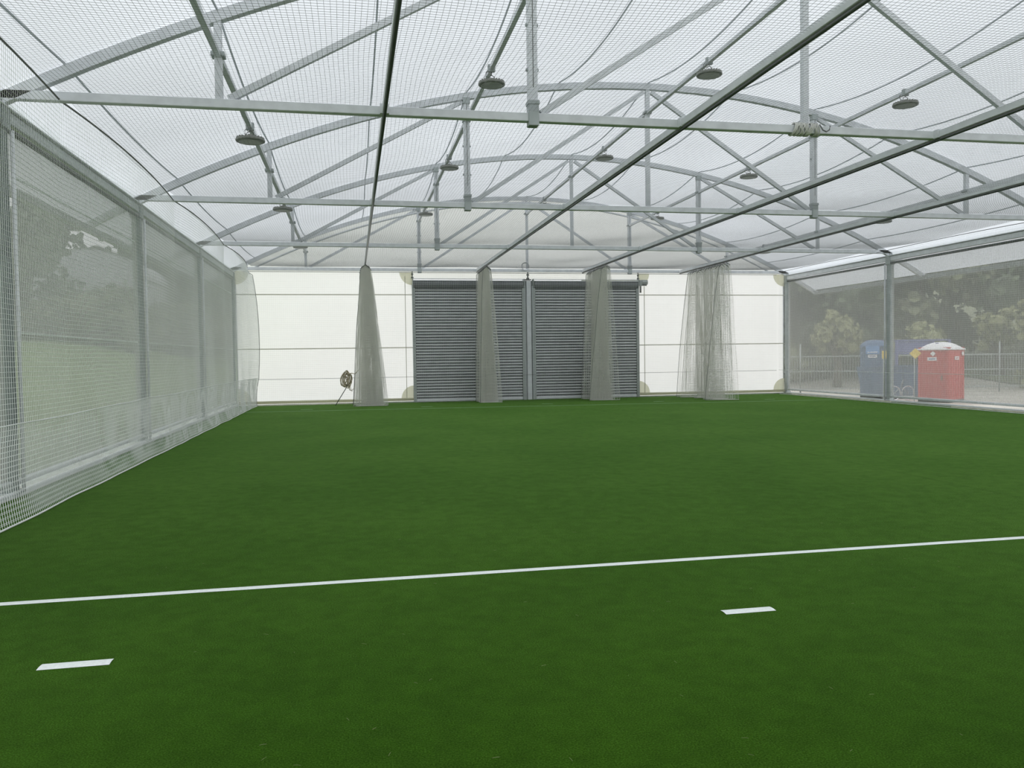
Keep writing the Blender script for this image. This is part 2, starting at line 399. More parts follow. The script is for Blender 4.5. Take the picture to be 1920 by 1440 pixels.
# ------------------------------------------------------------------ posts
def post(x, y, side, label):
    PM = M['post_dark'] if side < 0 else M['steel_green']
    root = thing('steel_post', (x, y, 0), label, 'post', 'side posts under the trusses')
    MB().bbox((x, y, 2.12), (.14, .15, 4.26), .008).build('shaft', PM, root)
    MB().bbox((x, y, 4.07), (.19, .20, .26), .01).build('cap_bracket', PM, root)
    m = MB(); m.bbox((x, y, .045), (.22, .22, .012), .003)
    for a in (-.08, .08):
        for b in (-.08, .08): m.lathe([(.012, 0), (.012, .03)], (x + a, y + b, .05), 8)
    m.build('base_plate', M['steel_green'], root)
    MB().tube([(x - side * .10, y + .10, .05), (x - side * .10, y + .10, 3.95)], .022, 8).build('guide_pipe', M['steel_pale'], root, smooth=True)
lf = ['left post under the nearest truss, at the picture edge', 'left post under the second truss', 'left post under the third truss', 'left corner post at the end wall']
rt = ['', '', 'right post under the third truss, in front of the blue toilet', 'right corner post at the end wall']
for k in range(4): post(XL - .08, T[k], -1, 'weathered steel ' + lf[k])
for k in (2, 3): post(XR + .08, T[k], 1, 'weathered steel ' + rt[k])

# eave beams, screens, strips along both sides
def side_wall(x, s, name, mat, bays, words):
    y0, y1 = bays[0][0], bays[-1][1]
    root = thing('eave_beam', (x, (y0 + y1) / 2, 4.0), 'long steel eave beam on top of the %s wall' % words, 'beam')
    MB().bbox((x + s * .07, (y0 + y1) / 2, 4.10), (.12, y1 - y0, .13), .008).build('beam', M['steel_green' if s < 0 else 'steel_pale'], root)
    MB().tube([(x + s * .04, y0, 3.975), (x + s * .04, y1, 3.975)], .035, 10).build('roller_tube', M['steel_dark'], root, smooth=True)
    MB().bbox((x + s * .055, (y0 + y1) / 2, 4.185), (.16, y1 - y0, .02), .004).build('gutter_lip', M['steel'], root)
    he = (HL if s < 0 else HR) - .05
    out = MB().bbox((CX + s * he, (y0 + y1) / 2, arch(CX + he) - .12), (.10, y1 - y0, .12), .01)
    o = out.build('gutter_beam', M['steel_green']); tag(o, 'outer gutter beam under the roof edge outside the %s wall' % words, 'beam')
    m = MB(); yc = y0
    bulge = lambda y: 4.27
    m.grid(lambda u, v: (x + s * .10, y0 + (y1 - y0) * u, 4.19 + (arch(x + s * .1) - .02 + .09 - 4.19) * v), 40, 1)
    o = m.build('trim_1' if s < 0 else 'trim_2', M['strip']); tag(o, 'bright white infill strip above the %s wall beam' % words, 'infill strip', kind='structure')
    for i, (a, b, lb) in enumerate(bays):
        m = MB(); m.grid(lambda u, v: (x + s * (.07 + .02 * math.sin(PI * v) * math.sin(PI * u)), a + .09 + (b - a - .18) * u, .17 + 3.80 * v), 16, 12)
        o = m.build(name, mat, smooth=True); tag(o, lb, 'wall screen', kind='structure')
        for z in ((1.78, 3.5) if s < 0 else ()):
            MB().bar((x + s * .05, a + .3, z), (x + s * .05, b - .3, z), .012, .022).build('seam', M['seam'], o)
        MB().tube([(x + s * .05, a + .1, .15), (x + s * .05, b - .1, .15)], .035, 10).build('bottom_pipe', M['steel_pale'], o, smooth=True)
lb_l = [(T[0] - 5.64, T[0], 'grey mesh screen of left wall before the nearest post'), (T[0], T[1], 'grey mesh screen of left wall showing the lawn, nearest full bay'),
        (T[1], T[2], 'grey mesh screen of left wall, middle bay'), (T[2], T[3], 'grey mesh screen of left wall, last bay beside the end wall')]
side_wall(XL, -1, 'wall_left', M['screen_l'], lb_l, 'left')
lb_r = [(T[0], T[1], 'grey mesh screen of right wall, bay beyond picture edge'), (T[1], T[2], 'grey mesh screen of right wall in front of the red toilet'),
        (T[2], T[3], 'grey mesh screen of right wall, last bay beside the end wall')]
side_wall(XR, 1, 'wall_right', M['screen_r'], lb_r, 'right')
# lower kerb rail on right and left
for x, w in ((XR + .02, 'right'), (XL - .02, 'left')):
    o = MB().bbox((x, 17.9 if x > 0 else 15.2, .035), (.06, 17.2 if x > 0 else 22.6, .05), .01).build('base_rail', M['steel_pale']); tag(o, 'pale steel base rail along the foot of the %s wall' % w, 'rail')

# ------------------------------------------------------------------ end wall
YE = T[3] + .07
def end_panel(x0, x1, label, nm='wall_back'):
    m = MB(); m.grid(lambda u, v: (x0 + (x1 - x0) * u, YE + .02 + .012 * math.sin(PI * u) * math.sin(PI * v), .12 + (ZC + .02 - .12) * v), 14, 10)
    o = m.build(nm, M['wallwhite'], smooth=True); tag(o, label, 'wall panel', kind='structure')
    for z in (3.5, 1.785):
        MB().bar((x0, YE - .01, z), (x1, YE - .01, z), .012, .03).build('seam', M['wallseam'], o)
    MB().tube([(x0 + .02, YE - .03, .10), (x1 - .02, YE - .03, .10)], .045, 10).build('bottom_roll', M['cream'], o, smooth=True)
    for xx, sx in ((x0, 1), (x1, -1)):
        for zz, sz in ((.13, 1), (ZC - .02, -1)):
            m = MB(); n = 12; R = .42
            ring = [(xx + sx * .01, YE - .012, zz)] + [(xx + sx * (.01 + R * math.cos(PI / 2 * k / n)), YE - .012, zz + sz * R * math.sin(PI / 2 * k / n)) for k in range(n + 1)]
            m.quad(*ring); m.build('corner_patch', M['cream'], o)
    return o
p1 = end_panel(XL, 1.96, 'white fabric panel of end wall left of the roller doors')
p2 = end_panel(9.62, XR, 'white fabric panel of end wall right of the roller doors')
MB().tube([(1.70, YE - .03, .15), (1.70, YE - .03, 4.1)], .012, 6).build('hem_pipe', M['wallseam'], p1)
MB().tube([(9.86, YE - .03, .15), (9.86, YE - .03, 3.8)], .012, 6).build('hem_pipe', M['wallseam'], p2)
o = MB().box((5.8, YE + .02, 4.13), (7.8, .01, .26)).build('wall_back', M['wallwhite']); tag(o, 'thin white fabric strip above the roller doors', 'wall panel', kind='structure')
m = MB(); m.grid(lambda u, v: (CX - 9.55 + 19.1 * u, YE + .05, ZC + .02 + (arch(CX - 9.55 + 19.1 * u) - ZC - .0) * v), 48, 4)
o = m.build('wall_back', M['gable']); tag(o, 'pale fabric gable above the end wall chord', 'gable', kind='structure')
MB().bar((CX - 5.8, YE + .03, 5.15), (CX + 5.8, YE + .03, 5.15), .01, .02).build('seam', M['wallseam'], o)
# side wing from wall post to fabric
# ------------------------------------------------------------------ roller doors
def roller(name, x0, x1, label, motor):
    root = thing(name, ((x0 + x1) / 2, YE, 0), label, 'roller door', 'roller doors', 'structure')
    a, b = x0 + .09, x1 - .09
    m = MB(); n = 39; pitch = 3.66 / n; prof = []
    # corrugated curtain: rounded slats with pockets between
    for i in range(n):
        z = .06 + i * pitch
        for t in range(8):
            q = t / 8; prof.append((z + pitch * q, -.016 * math.sin(PI * q) ** .6 if q > 0 else .012))
    prof.append((.06 + 3.66, .012))
    b0 = len(m.v)
    for z, d in prof: m.v += [(a, YE + .0 + d, z), (b, YE + .0 + d, z)]
    for i in range(len(prof) - 1): m.f.append((b0 + 2 * i, b0 + 2 * i + 1, b0 + 2 * i + 3, b0 + 2 * i + 2))
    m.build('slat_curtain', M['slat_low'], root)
    m = MB()
    for i in range(n):
        z = .06 + i * pitch + .022; m.tube([(a, YE - .019, z), (b, YE - .019, z)], .021, 6)
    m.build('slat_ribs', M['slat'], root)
    for xx in (x0 + .05, x1 - .05): MB().bbox((xx, YE - .03, 1.92), (.10, .09, 3.84), .008).build('guide_channel', M['guide'], root)
    MB().bbox(((x0 + x1) / 2, YE - .015, .04), (b - a, .05, .06), .008).build('bottom_bar', M['steel_pale'], root)
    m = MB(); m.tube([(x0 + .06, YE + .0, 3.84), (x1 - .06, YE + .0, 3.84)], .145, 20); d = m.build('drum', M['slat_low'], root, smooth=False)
    m = MB()
    for zz in (3.955, 4.005): m.bbox(((x0 + x1) / 2, YE - .15, zz), (x1 - x0 - .1, .03, .022), .004)
    m.build('top_rail', M['steel_pale'], root)
    for xx in (x0 + .03, x1 - .03): MB().bbox((xx, YE, 3.88), (.03, .26, .30), .01).build('end_plate', M['guide'], root)
    m = MB(); xx = x0 + .02 if not motor else x1 - .02
    m.lathe([(.04, 0), (.04, .04), (.018, .05), (.018, .11), (.035, .12), (.035, .15), (.015, .16), (.015, .22)], (xx, YE - .03, 4.03), 12)
    m.build('hanger_bolt', M['steel_dark'], root, smooth=True)
    if motor:
        mo = MB(); mo.bbox((x1 + .05, YE - .05, 3.90), (.14, .18, .20), .02)
        mo = mo.build('motor', M['guide'], root)
        MB().tube([(x1 + .10, YE - .05, 3.93), (x1 + .30, YE - .05, 3.93)], [.085, .085], 16).build('motor_can', M['guide'], mo)
        MB().tube([(x1 + .1, YE - .16, 3.83), (x1 + .24, YE - .16, 3.83)], .03, 10).build('gearbox', M['steel_dark'], mo, smooth=True)
        MB().box((x1 + .04, YE - .1, 3.68), (.05, .04, .22)).build('chain_guard', M['steel_dark'], root)
roller('door_1', 1.92, 5.66, 'left grey corrugated roller door in the end wall', False)
roller('door_2', 5.92, 9.66, 'right grey corrugated roller door with motor at its top corner', True)
root = thing('steel_post', (5.79, YE, 0), 'broad steel pillar between the two roller doors', 'post')
MB().bbox((5.79, YE - .02, 1.98), (.15, .14, 3.96), .01).build('shaft', M['steel'], root)
MB().box((5.79, YE + .05, 1.99), (.40, .02, 3.98)).build('backing_plate', M['guide'], root)
for xx in (5.665, 5.915): MB().bbox((xx, YE - .05, 1.9), (.035, .06, 3.8), .004).build('edge_angle', M['steel_green'], root)
MB().bbox((5.77, YE - .03, 4.0), (.22, .16, .03), .004).build('top_plate', M['steel_dark'], root)
MB().lathe([(.05, 0), (.05, .04), (.025, .06), (.025, .12), (.045, .13), (.045, .17), (.02, .18), (.02, .24)], (5.77, YE - .05, 4.01), 12).build('hanger_bolt', M['steel_dark'], root, smooth=True)

# ------------------------------------------------------------------ purlin tubes and lamps
tz = {1: 4.84, 2: 5.87, 3: 6.18, 4: 5.85, 5: 4.84}
word = {1: 'first', 2: 'second', 3: 'middle', 4: 'fourth', 5: 'fifth'}
for i in range(1, 6):
    x = CX + (i - 3) * VS; dx = 0
    root = thing('purlin_tube', (x + dx, 15, tz[i]), 'straight lengthwise steel tube carrying lamps, %s from the left' % word[i], 'tube', 'lengthwise tubes that carry the lamps')
    MB().tube([(x + dx, 4.0, tz[i]), (x + dx, T[3] + .03, tz[i])], .045, 4, square=True).build('tube', M['steel'], root)
    for k in range(4):
        m = MB(); m.bbox((x, T[k], tz[i]), (.15, .14, .05), .006); m.build('clamp', M['steel_green'], root)
def make_lamp(x, y, z, h, label):
    r = thing('high_bay_lamp', (x, y, z), label, 'lamp', 'round lamps hanging under the roof')
    m = MB(); m.lathe([(.14, .028), (.19, .024), (.205, .016), (.208, .0), (.205, -.014), (.19, -.022), (.165, -.024)][::-1], (x, y, z), 36)
    hs = m.build('housing', M['lamp_body'], r, smooth=False)
    m = MB()
    for k in range(24):
        a = 2 * PI * k / 24; m.box((x + .155 * math.cos(a), y + .155 * math.sin(a), z + .031), (.085, .006, .018), a)
    m.build('cooling_fins', M['lamp_body'], hs)
    MB().lathe([(.158, -.030), (.162, -.026), (.162, -.022)], (x, y, z), 32).build('lens', M['lamp_lens'], r)
    MB().lathe([(.10, .024), (.10, .034), (.055, .05), (.055, .075), (.03, .085)], (x, y, z), 20).build('driver_box', M['lamp_body'], r, smooth=False)
    m = MB(); m.tube([(x - .05, y, z + .06), (x - .045, y, z + .11), (x, y, z + .135), (x + .045, y, z + .11), (x + .05, y, z + .06)], .006, 6)
    m.tube([(x, y, z + .13), (x, y, z + h - .04)], .006, 6)
    m.build('hook', M['steel_dark'], r, smooth=True)
    m = MB(); m.tube([(x - .03, y + .02, z + .07), (x - .075, y + .04, z + .11), (x - .08, y + .05, z + h * .75), (x - .04, y + .02, z + h)], .005, 6)
    m.build('cable', M['steel_dark'], r, smooth=True)
    MB().bbox((x, y, z + h), (.115, .06, .115), .01).build('clamp', M['steel_green'], r)
    return r
LY = [12.42, 18.0, 23.9]; yw = ['in the nearest bay', 'in the middle bay', 'in the farthest bay']
zl = {1: 4.64, 2: 5.63, 3: 5.965, 4: 5.645, 5: 4.65}
for i in range(1, 6):
    first = None
    for k in range(3):
        if i == 5 and k == 0: continue
        x = CX + (i - 3) * VS; lb = 'round grey high bay lamp %s, on %s tube from the left' % (yw[k], {1: 'the first', 2: 'the second', 3: 'the middle', 4: 'the fourth', 5: 'the fifth'}[i])
        if first is None: first = make_lamp(x, LY[k], zl[i], tz[i] - zl[i], lb)
        else: copy_tree(first, (x, LY[k], zl[i]), lb)

# ------------------------------------------------------------------ curtain rails
RX = [.41, 4.05, 7.64, 11.12]
rw = ['first', 'second', 'third', 'fourth']
for i, x in enumerate(RX):
    root = thing('curtain_rail', (x, 15, 4.22), '%s net curtain rail from the left, a steel beam with a dark track below' % rw[i], 'rail', 'curtain rails for the nets')
    MB().tube([(x, 4.0, 4.226), (x, T[3] - .06, 4.226)], .020, 8).build('track', M['track'], root, smooth=True)
    for a, b in ((4.0, T[0]), (T[0], T[1]), (T[1], T[2]), (T[2], T[3])):
        w = .05 if i == 0 else .06
        MB().bbox((x, (a + b) / 2, 4.295), (w, b - a - .104, .09), .005).build('beam', M['steel_pale'], root)
    for k in range(3):
        m = MB(); m.box((x, T[k] - .09, 4.30), (.10, .08, .11))
        m.build('joint_bracket', M['steel_pale'], root)

# ------------------------------------------------------------------ nets (real twine)
def twine_sheet(m, P, us, vs, nu, nv, r):
    """P(u,v): point on the sheet in metres; lines at each us (running along v) and each vs (running along u)"""
    for u in us: m.tube([P(u, vs[0] + (vs[-1] - vs[0]) * k / nv) for k in range(nv + 1)], r, 3, cap=False)
    for v in vs: m.tube([P(us[0] + (us[-1] - us[0]) * k / nu, v) for k in range(nu + 1)], r, 3, cap=False)
CELL = .045
def steps(a, b, s=CELL): n = int(round((b - a) / s)); return [a + (b - a) * k / n for k in range(n + 1)]
# ceiling net lying on the bottom chords
def Pc(x, y):
    t = ((y - T[0]) / 5.6384) % 1.0; s_ = 4 * t * (1 - t)
    z = ZC + .115 - .07 * s_ + .015 * s_ * math.sin(x * 1.75 + 1) + .02 * s_ * noise.noise(Vector((x * .5, y * .5, 3)))
    return (x + .10 * s_ * noise.noise(Vector((x * .6, y * .35, 7))), y + .12 * noise.noise(Vector((x * .35, y * .2, 5))), z)
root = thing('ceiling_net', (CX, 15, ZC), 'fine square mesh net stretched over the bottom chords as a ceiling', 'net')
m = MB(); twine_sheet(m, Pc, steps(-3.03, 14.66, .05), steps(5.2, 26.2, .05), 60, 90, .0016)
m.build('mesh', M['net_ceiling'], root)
# left side net
def ropeL(y):
    t = ((y - T[0]) / 5.6384) % 1.0; s_ = 4 * t * (1 - t)
    return (-3.04 + .06 * s_, ZC + .015 + .05 * s_)
def PLn(y, v):                    # v: 0 ground .. 1 rope
    rx, rz = ropeL(y)
    b = .06 * math.sin(PI * v) * math.sin(y * .9 + 1.3 * v) + .05 * noise.noise(Vector((y * .5, v * 2, 1)))
    far = max(0, (y - 22.5) / 3.7)
    gx = -2.97 + .035 * noise.noise(Vector((y * .9, 0, 9)))
    yy = y - .25 * far * math.sin(PI * v)
    x = gx + (rx - gx) * v + b * (1 - v) ** .3 * v ** .3 - .06 * math.sin(PI * v) + .27 * far ** 1.5 * math.sin(PI * v) - .12 * far ** 3 * (v > .95)
    if v < .2: x += -.06 * math.sin(PI * v / .2) * .6 * (1 + noise.noise(Vector((y * 1.1, 2, 2))))
    return (x, yy, .012 + (rz - .012) * v)
root = thing('side_net', (-3, 15, 0), 'white square mesh net hanging the length of the left wall', 'net')
m = MB(); twine_sheet(m, PLn, steps(5.0, 26.2, .046), steps(0, 1, .046 / 4.25), 160, 30, .0021)
m.build('mesh', M['net'], root)
m = MB(); yy = steps(5.0, 26.2, .15)
m.tube([PLn(y, 1) for y in yy], .011, 6); m.build('head_rope', M['net_rope'], root, smooth=True)
m = MB(); m.tube([PLn(y, 0) for y in yy], .009, 6); m.build('ground_rope', M['net_hem'], root, smooth=True)
m = MB(); m.tube([PLn(y, .205 + .006 * noise.noise(Vector((y * .8, 1, 1)))) for y in yy], .006, 6); m.build('hem_cord', M['net_hem'], root, smooth=True)
m = MB(); m.tube([PLn(26.2, k / 40) for k in range(41)], .009, 6); m.build('edge_cord', M['net_rope'], root, smooth=True)
m = MB()                          # doubled skirt below the hem cord
def PLs(y, v): p = PLn(y + .02, v); return (p[0] - .03, p[1], p[2])
twine_sheet(m, PLs, steps(5.0, 26.1, .046), steps(0.005, .205, .046 / 4.25), 160, 8, .0021); m.build('skirt', M['net'], root)
# right side net
def PRn(y, v):
    b = .05 * math.sin(PI * v) * math.sin(y * .9 + 1.3 * v)
    t = ((y - T[0]) / 5.6384) % 1.0
    return (14.72 + b, y, .012 + (ZC + .0 + .03 * 4 * t * (1 - t)) * v)
root = thing('side_net', (14.7, 20, 0), 'white square mesh net hanging in front of the right wall', 'net')
m = MB(); twine_sheet(m, PRn, steps(13.5, 26.2, .05), steps(0, 1, .05 / 4.25), 60, 24, .0013)
m.build('mesh', M['net'], root)
m = MB(); m.tube([PRn(y, 1) for y in steps(13.5, 26.2, .2)], .008, 6); m.build('head_rope', M['net_rope'], root, smooth=True)
m = MB(); m.tube([PRn(y, .197) for y in steps(13.5, 26.2, .2)], .006, 6); m.build('hem_cord', M['net_hem'], root, smooth=True)
m = MB(); m.tube([PRn(y, 0) for y in steps(13.5, 26.2, .2)], .008, 6); m.build('ground_rope', M['net_hem'], root, smooth=True)
# end net
def PEn(x, v): return (x, 26.28 + .04 * math.sin(x * 1.4) * math.sin(PI * v), .012 + (ZC - .03) * v)
root = thing('end_net', (5.8, 26.28, 0), 'fine white mesh net hanging in front of the end wall', 'net')
m = MB(); twine_sheet(m, PEn, steps(-3.3, 14.66, .06), steps(0, 1, .06 / 4.2), 60, 10, .0017)
m.build('mesh', M['net'], root)
m = MB(); m.tube([PEn(x, .195) for x in steps(-3.3, 14.66, .2)], .006, 6); m.build('hem_cord', M['net_rope'], root, smooth=True)
m = MB(); m.tube([PEn(x, .99) for x in steps(-3.3, 14.66, .2)], .008, 6); m.build('head_rope', M['net_rope'], root, smooth=True)

# gathered curtain nets
def curtain(idx, x, y0, y1, tw, xb0, xb1, yb0, yb1, folds, label, seed):
    """pleated net bunched at the end of its rail. Top: along the rail from y0 to y1, pleats tw wide. Foot: x from xb0 to xb1, y from yb0 to yb1"""
    rnd = random.Random(seed); n = folds * 2
    tx = [((-1) ** k) * tw * (.55 + .45 * rnd.random()) for k in range(n + 1)]
    ty = [y0 + (y1 - y0) * k / n for k in range(n + 1)]
    cxm = (xb0 + xb1) / 2; hw = (xb1 - xb0) / 2
    bx = [cxm + ((-1) ** k) * hw * (rnd.random() ** .6 if 1 < k < n - 1 else 1) + rnd.uniform(-.04, .04) for k in range(n + 1)]
    by = [yb0 + (yb1 - yb0) * min(1, max(0, k / n + rnd.uniform(-.06, .06))) for k in range(n + 1)]
    ln = [0]
    def at(u, v):
        k = min(n - 1, int(u)); t = u - k; t = t * t * (3 - 2 * t)
        a = (x + tx[k] * (1 - t) + tx[k + 1] * t, ty[k] * (1 - t) + ty[k + 1] * t); b = (bx[k] * (1 - t) + bx[k + 1] * t, by[k] * (1 - t) + by[k + 1] * t)
        w = (1 - v) ** .85; q = math.sin(PI * v)
        px = a[0] * (1 - w) + b[0] * w + .03 * q * noise.noise(Vector((u * .9, v * 3, seed)))
        py = a[1] * (1 - w) + b[1] * w + .05 * q * noise.noise(Vector((u * .9, v * 3, seed + 5)))
        top = 4.19 - .16 * min(1.3, abs(a[0] - x) / max(tw, .1)) ** 2
        ends = .0 if 2 < u < n - 2 else 0
        z = .012 + (top - .012) * v - ends
        return (px, py, z)
    root = thing('net_curtain', (x, (y0 + y1) / 2, 0), label, 'net curtain', 'gathered net curtains')
    per = 11                        # twines per pleat face
    us = [k / per for k in range(n * per + 1)]; vs = steps(0, 1, .05 / 4.2)
    m = MB(); 
    for u in us: m.tube([at(u, k / 12) for k in range(13)], .0032, 3, cap=False)
    for v in vs: m.tube([at(n * k / (n * 3), v) for k in range(n * 3 + 1)], .0026, 3, cap=False)
    m.build('mesh', M['curtain'], root)
    m = MB(); m.tube([at(n * k / (n * 4), 0) for k in range(n * 4 + 1)], .010, 5); m.build('foot_rope', M['curtain'], root, smooth=True)
    m = MB(); m.tube([at(n * k / (n * 4), 1) for k in range(n * 4 + 1)], .008, 5); m.build('head_rope', M['net_rope'], root, smooth=True)
    for k in range(0, n + 1, 2):
        p = at(k, 1); yk = max(y0, min(y1, p[1]))
        MB().tube([(p[0], p[1], p[2] - .01), (x, yk, 4.207)], .006, 5).build('hanger', M['net_rope'], root)
    for u in (1.0, n - 1.0):
        MB().tube([at(u, k / 16) for k in range(17)], .006, 5).build('edge_cord', M['net_rope'], root, smooth=True)
    return root
curtain(0, RX[0], 24.2, 25.5, .17, -.02, 1.02, 24.95, 26.0, 13, 'first gathered net curtain from the left, with a coil of rope at its foot', 11)
curtain(1, RX[1], 24.4, 25.7, .15, 3.88, 4.66, 25.3, 26.1, 13, 'second gathered net curtain, narrow, in front of the left roller door', 12)
curtain(2, RX[2], 23.8, 25.6, .16, 7.42, 8.42, 25.0, 26.1, 14, 'third gathered net curtain, in front of the right roller door', 13)
curtain(3, RX[3], 22.9, 25.5, .22, 10.75, 11.85, 23.5, 25.9, 13, 'fourth gathered net curtain, widest, in front of the right white panel', 14)

# ------------------------------------------------------------------ ropes and coils
root = thing('rope_coil', (-.22, 25.7, .5), 'tan rope coil tied to a leaning rod beside the first net curtain', 'rope coil')
m = MB(); rnd = random.Random(3)
for k in range(9):
    cx, cz = -.22 + rnd.uniform(-.06, .06), .80 + rnd.uniform(-.05, .05); rx, rz = rnd.uniform(.05, .13), rnd.uniform(.16, .26); ph = rnd.uniform(-.4, .4)
    m.tube([(cx + rx * math.cos(a) * math.cos(ph) + rz * math.sin(a) * math.sin(ph), 25.7 + .03 * math.sin(3 * a + k), cz + rz * math.sin(a) * math.cos(ph) - rx * math.cos(a) * math.sin(ph)) for a in [2 * PI * j / 24 for j in range(24)]], .015, 6, closed=True)
m.tube([(-.2, 25.68, .95), (-.05, 25.6, 1.0), (.05, 25.4, .98), (.16, 25.3, 1.1)], .014, 6)
for k in range(5): a = rnd.uniform(0, .25); m.tube([(-.2 + k * .02, 25.68, .62), (-.16 + a * .5, 25.66, .5 - a * .3), (-.1 + a * .6, 25.64, .36 + a)], .007, 5)
m.build('loops', M['rope_tan'], root, smooth=True)
MB().tube([(-.56, 25.62, .01), (-.24, 25.68, .52), (-.18, 25.69, .66)], .013, 6).build('rod', M['steel_dark'], root, smooth=True)
m = MB()
for k in range(4): m.tube([(5.66 + (.105 + .008 * k) * math.cos(a), T[3] - .09 - .012 * k, 4.43 + (.105 + .008 * k) * math.sin(a)) for a in [2 * PI * j / 28 for j in range(28)]], .009, 6, closed=True)
o = m.build('cable_coil', M['steel_pale'], smooth=True); tag(o, 'small grey cable coil hung on the end truss above the door pillar', 'cable coil')
root = thing('rope_bundle', (5.78, T[0] - .08, 4.3), 'bundle of grey rope wrapped round chord of the nearest truss', 'rope bundle')
m = MB(); rnd = random.Random(5)
for k in range(26):
    xk = 5.57 + .34 * k / 25 + rnd.uniform(-.01, .01); tl = rnd.uniform(-.05, .05)
    m.tube([(xk + tl * math.sin(a), T[0] + .082 * math.cos(a) - .004, 4.305 + .080 * math.sin(a)) for a in [2 * PI * j / 14 for j in range(14)]], .009, 5, closed=True)
m.build('wraps', M['curtain'], root, smooth=True)
m = MB(); m.tube([(5.90, T[0] - .10, 4.35), (5.94, T[0] - .11, 4.28), (5.99, T[0] - .11, 4.26), (6.04, T[0] - .1, 4.29), (6.05, T[0] - .1, 4.34)], .009, 6); m.build('loose_end', M['net_rope'], root, smooth=True)

# ------------------------------------------------------------------ outside, right: toilets, bin, fence, signs
def toilet(name, c, rz, w, d, h, body, doorm, roofm, label, cat):
    root = thing(name, c, label, cat); R = Matrix.Rotation(rz, 3, 'Z'); c = Vector(c)
    def bx(cc, dd): return MB().box(c + R @ Vector(cc), dd, rz)
    bx((0, 0, .08), (w, d, .10)).build('skid_base', M['steel_dark'], root)
    b = bx((0, 0, .12 + (h - .3) / 2), (w - .06, d - .06, h - .3)).build('cabin', body, root)
    m = MB()
    for sx in (-1, 1):
        for sy in (-1, 1): q = c + R @ Vector((sx * (w / 2 - .04), sy * (d / 2 - .04), .12 + (h - .3) / 2)); m.box(q, (.08, .08, h - .3), rz)
    m.build('corner_posts', body, root)
    m = MB()                                 # ribs moulded in the side walls
    for k in range(5):
        m.box(c + R @ Vector((w / 2 - .022, -d / 2 + d * (k + 1) / 6, h * .42)), (.02, .04, h * .62), rz)
    m.build('side_ribs', body, b)
    dr = bx((0, -d / 2 + .02, h * .46), (w * .68, .03, h * .78)).build('door', doorm, root)
    bx((w * .26, -d / 2 - .01, h * .42), (.04, .03, .16)).build('handle', M['steel_dark'], dr)
    bx((-w * .05, -d / 2 - .002, h * .73), (.34, .01, .13)).build('name_plate', M['whitep'], root)
    bx((-w * .05, -d / 2 - .009, h * .73), (.24, .006, .035)).build('plate_mark', M['bluep'], root)
    bx((w / 2 - .005, .0, h * .74), (.01, .36, .12)).build('name_plate', M['whitep'], root)
    bx((w / 2 + .002, .0, h * .74), (.006, .26, .03)).build('plate_mark', M['red_side'], root)
    m = MB(); n = 12                           # domed roof with overhanging rim
    def P(u, v):
        a, b2 = 2 * u - 1, 2 * v - 1; e = max(abs(a), abs(b2)); z = h - .24 + .26 * (1 - abs(a) ** 2.6) ** .8 * (1 - abs(b2) ** 2.6) ** .8
        return c + R @ Vector((a * (w / 2 + .03), b2 * (d / 2 + .03), z))
    m.grid(P, n, n); rf = m.build('roof', roofm, root, smooth=True)
    bx((0, 0, h - .26), (w + .07, d + .07, .05)).build('roof_rim', roofm, root)
    q = c + R @ Vector((0, -d * .27, h - .02)); 
    MB().lathe([(.05, -.03), (.06, .0), (.05, .01)], tuple(q), 16).build('roof_emblem', M['bluep'], rf)
    return root, c, R
def diamond(c, R, off, size, mat, name, parent=None):
    m = MB(); p = [Vector((0, 0, size)), Vector((size, 0, 0)), Vector((0, 0, -size)), Vector((-size, 0, 0))]
    fr = [c + R @ (Vector(off) + q) for q in p]; bk = [c + R @ (Vector(off) + q + Vector((0, .008, 0))) for q in p]
    m.quad(*fr); m.quad(*bk[::-1])
    for i in range(4): m.quad(fr[i], bk[i], bk[(i + 1) % 4], fr[(i + 1) % 4])
    return m.build(name, mat, parent)
ang = math.radians(-62)
red, c, R = toilet('portable_toilet', (22.03, 27.25, -.52), ang, 1.15, 1.28, 2.28, M['red'], M['red_side'], M['whitep'], 'red portable toilet with domed white roof outside the right wall', 'portable toilet')
diamond(c, R, (-.02, -.66, 2.28 - .42), .10, M['whitep'], 'diamond_badge', red)
R2 = Matrix.Rotation(ang + PI / 2, 3, 'Z')
diamond(c, R2, (.46, -.60, 2.28 - .42), .10, M['whitep'], 'diamond_badge', red)
bt, c2, Rb = toilet('portable_toilet', (21.45, 30.5, -.5), math.radians(-35), 1.05, 1.05, 2.42, M['blue'], M['blue'], M['blue'], 'blue portable toilet with light blue panel, behind the right post', 'portable toilet')
MB().box(c2 + Rb @ Vector((-.05, -.56, 2.02)), (.52, .02, .34), math.radians(-35)).build('sign_panel', M['bluel'], bt)
m = MB()
for k, hh in enumerate((.05, .035, .05, .045, .06, .055)): m.box(c2 + Rb @ Vector((-.22 + k * .065, -.575, 1.90 + hh / 2)), (.04, .01, hh), math.radians(-35))
m.build('panel_lettering', M['whitep'], bt)
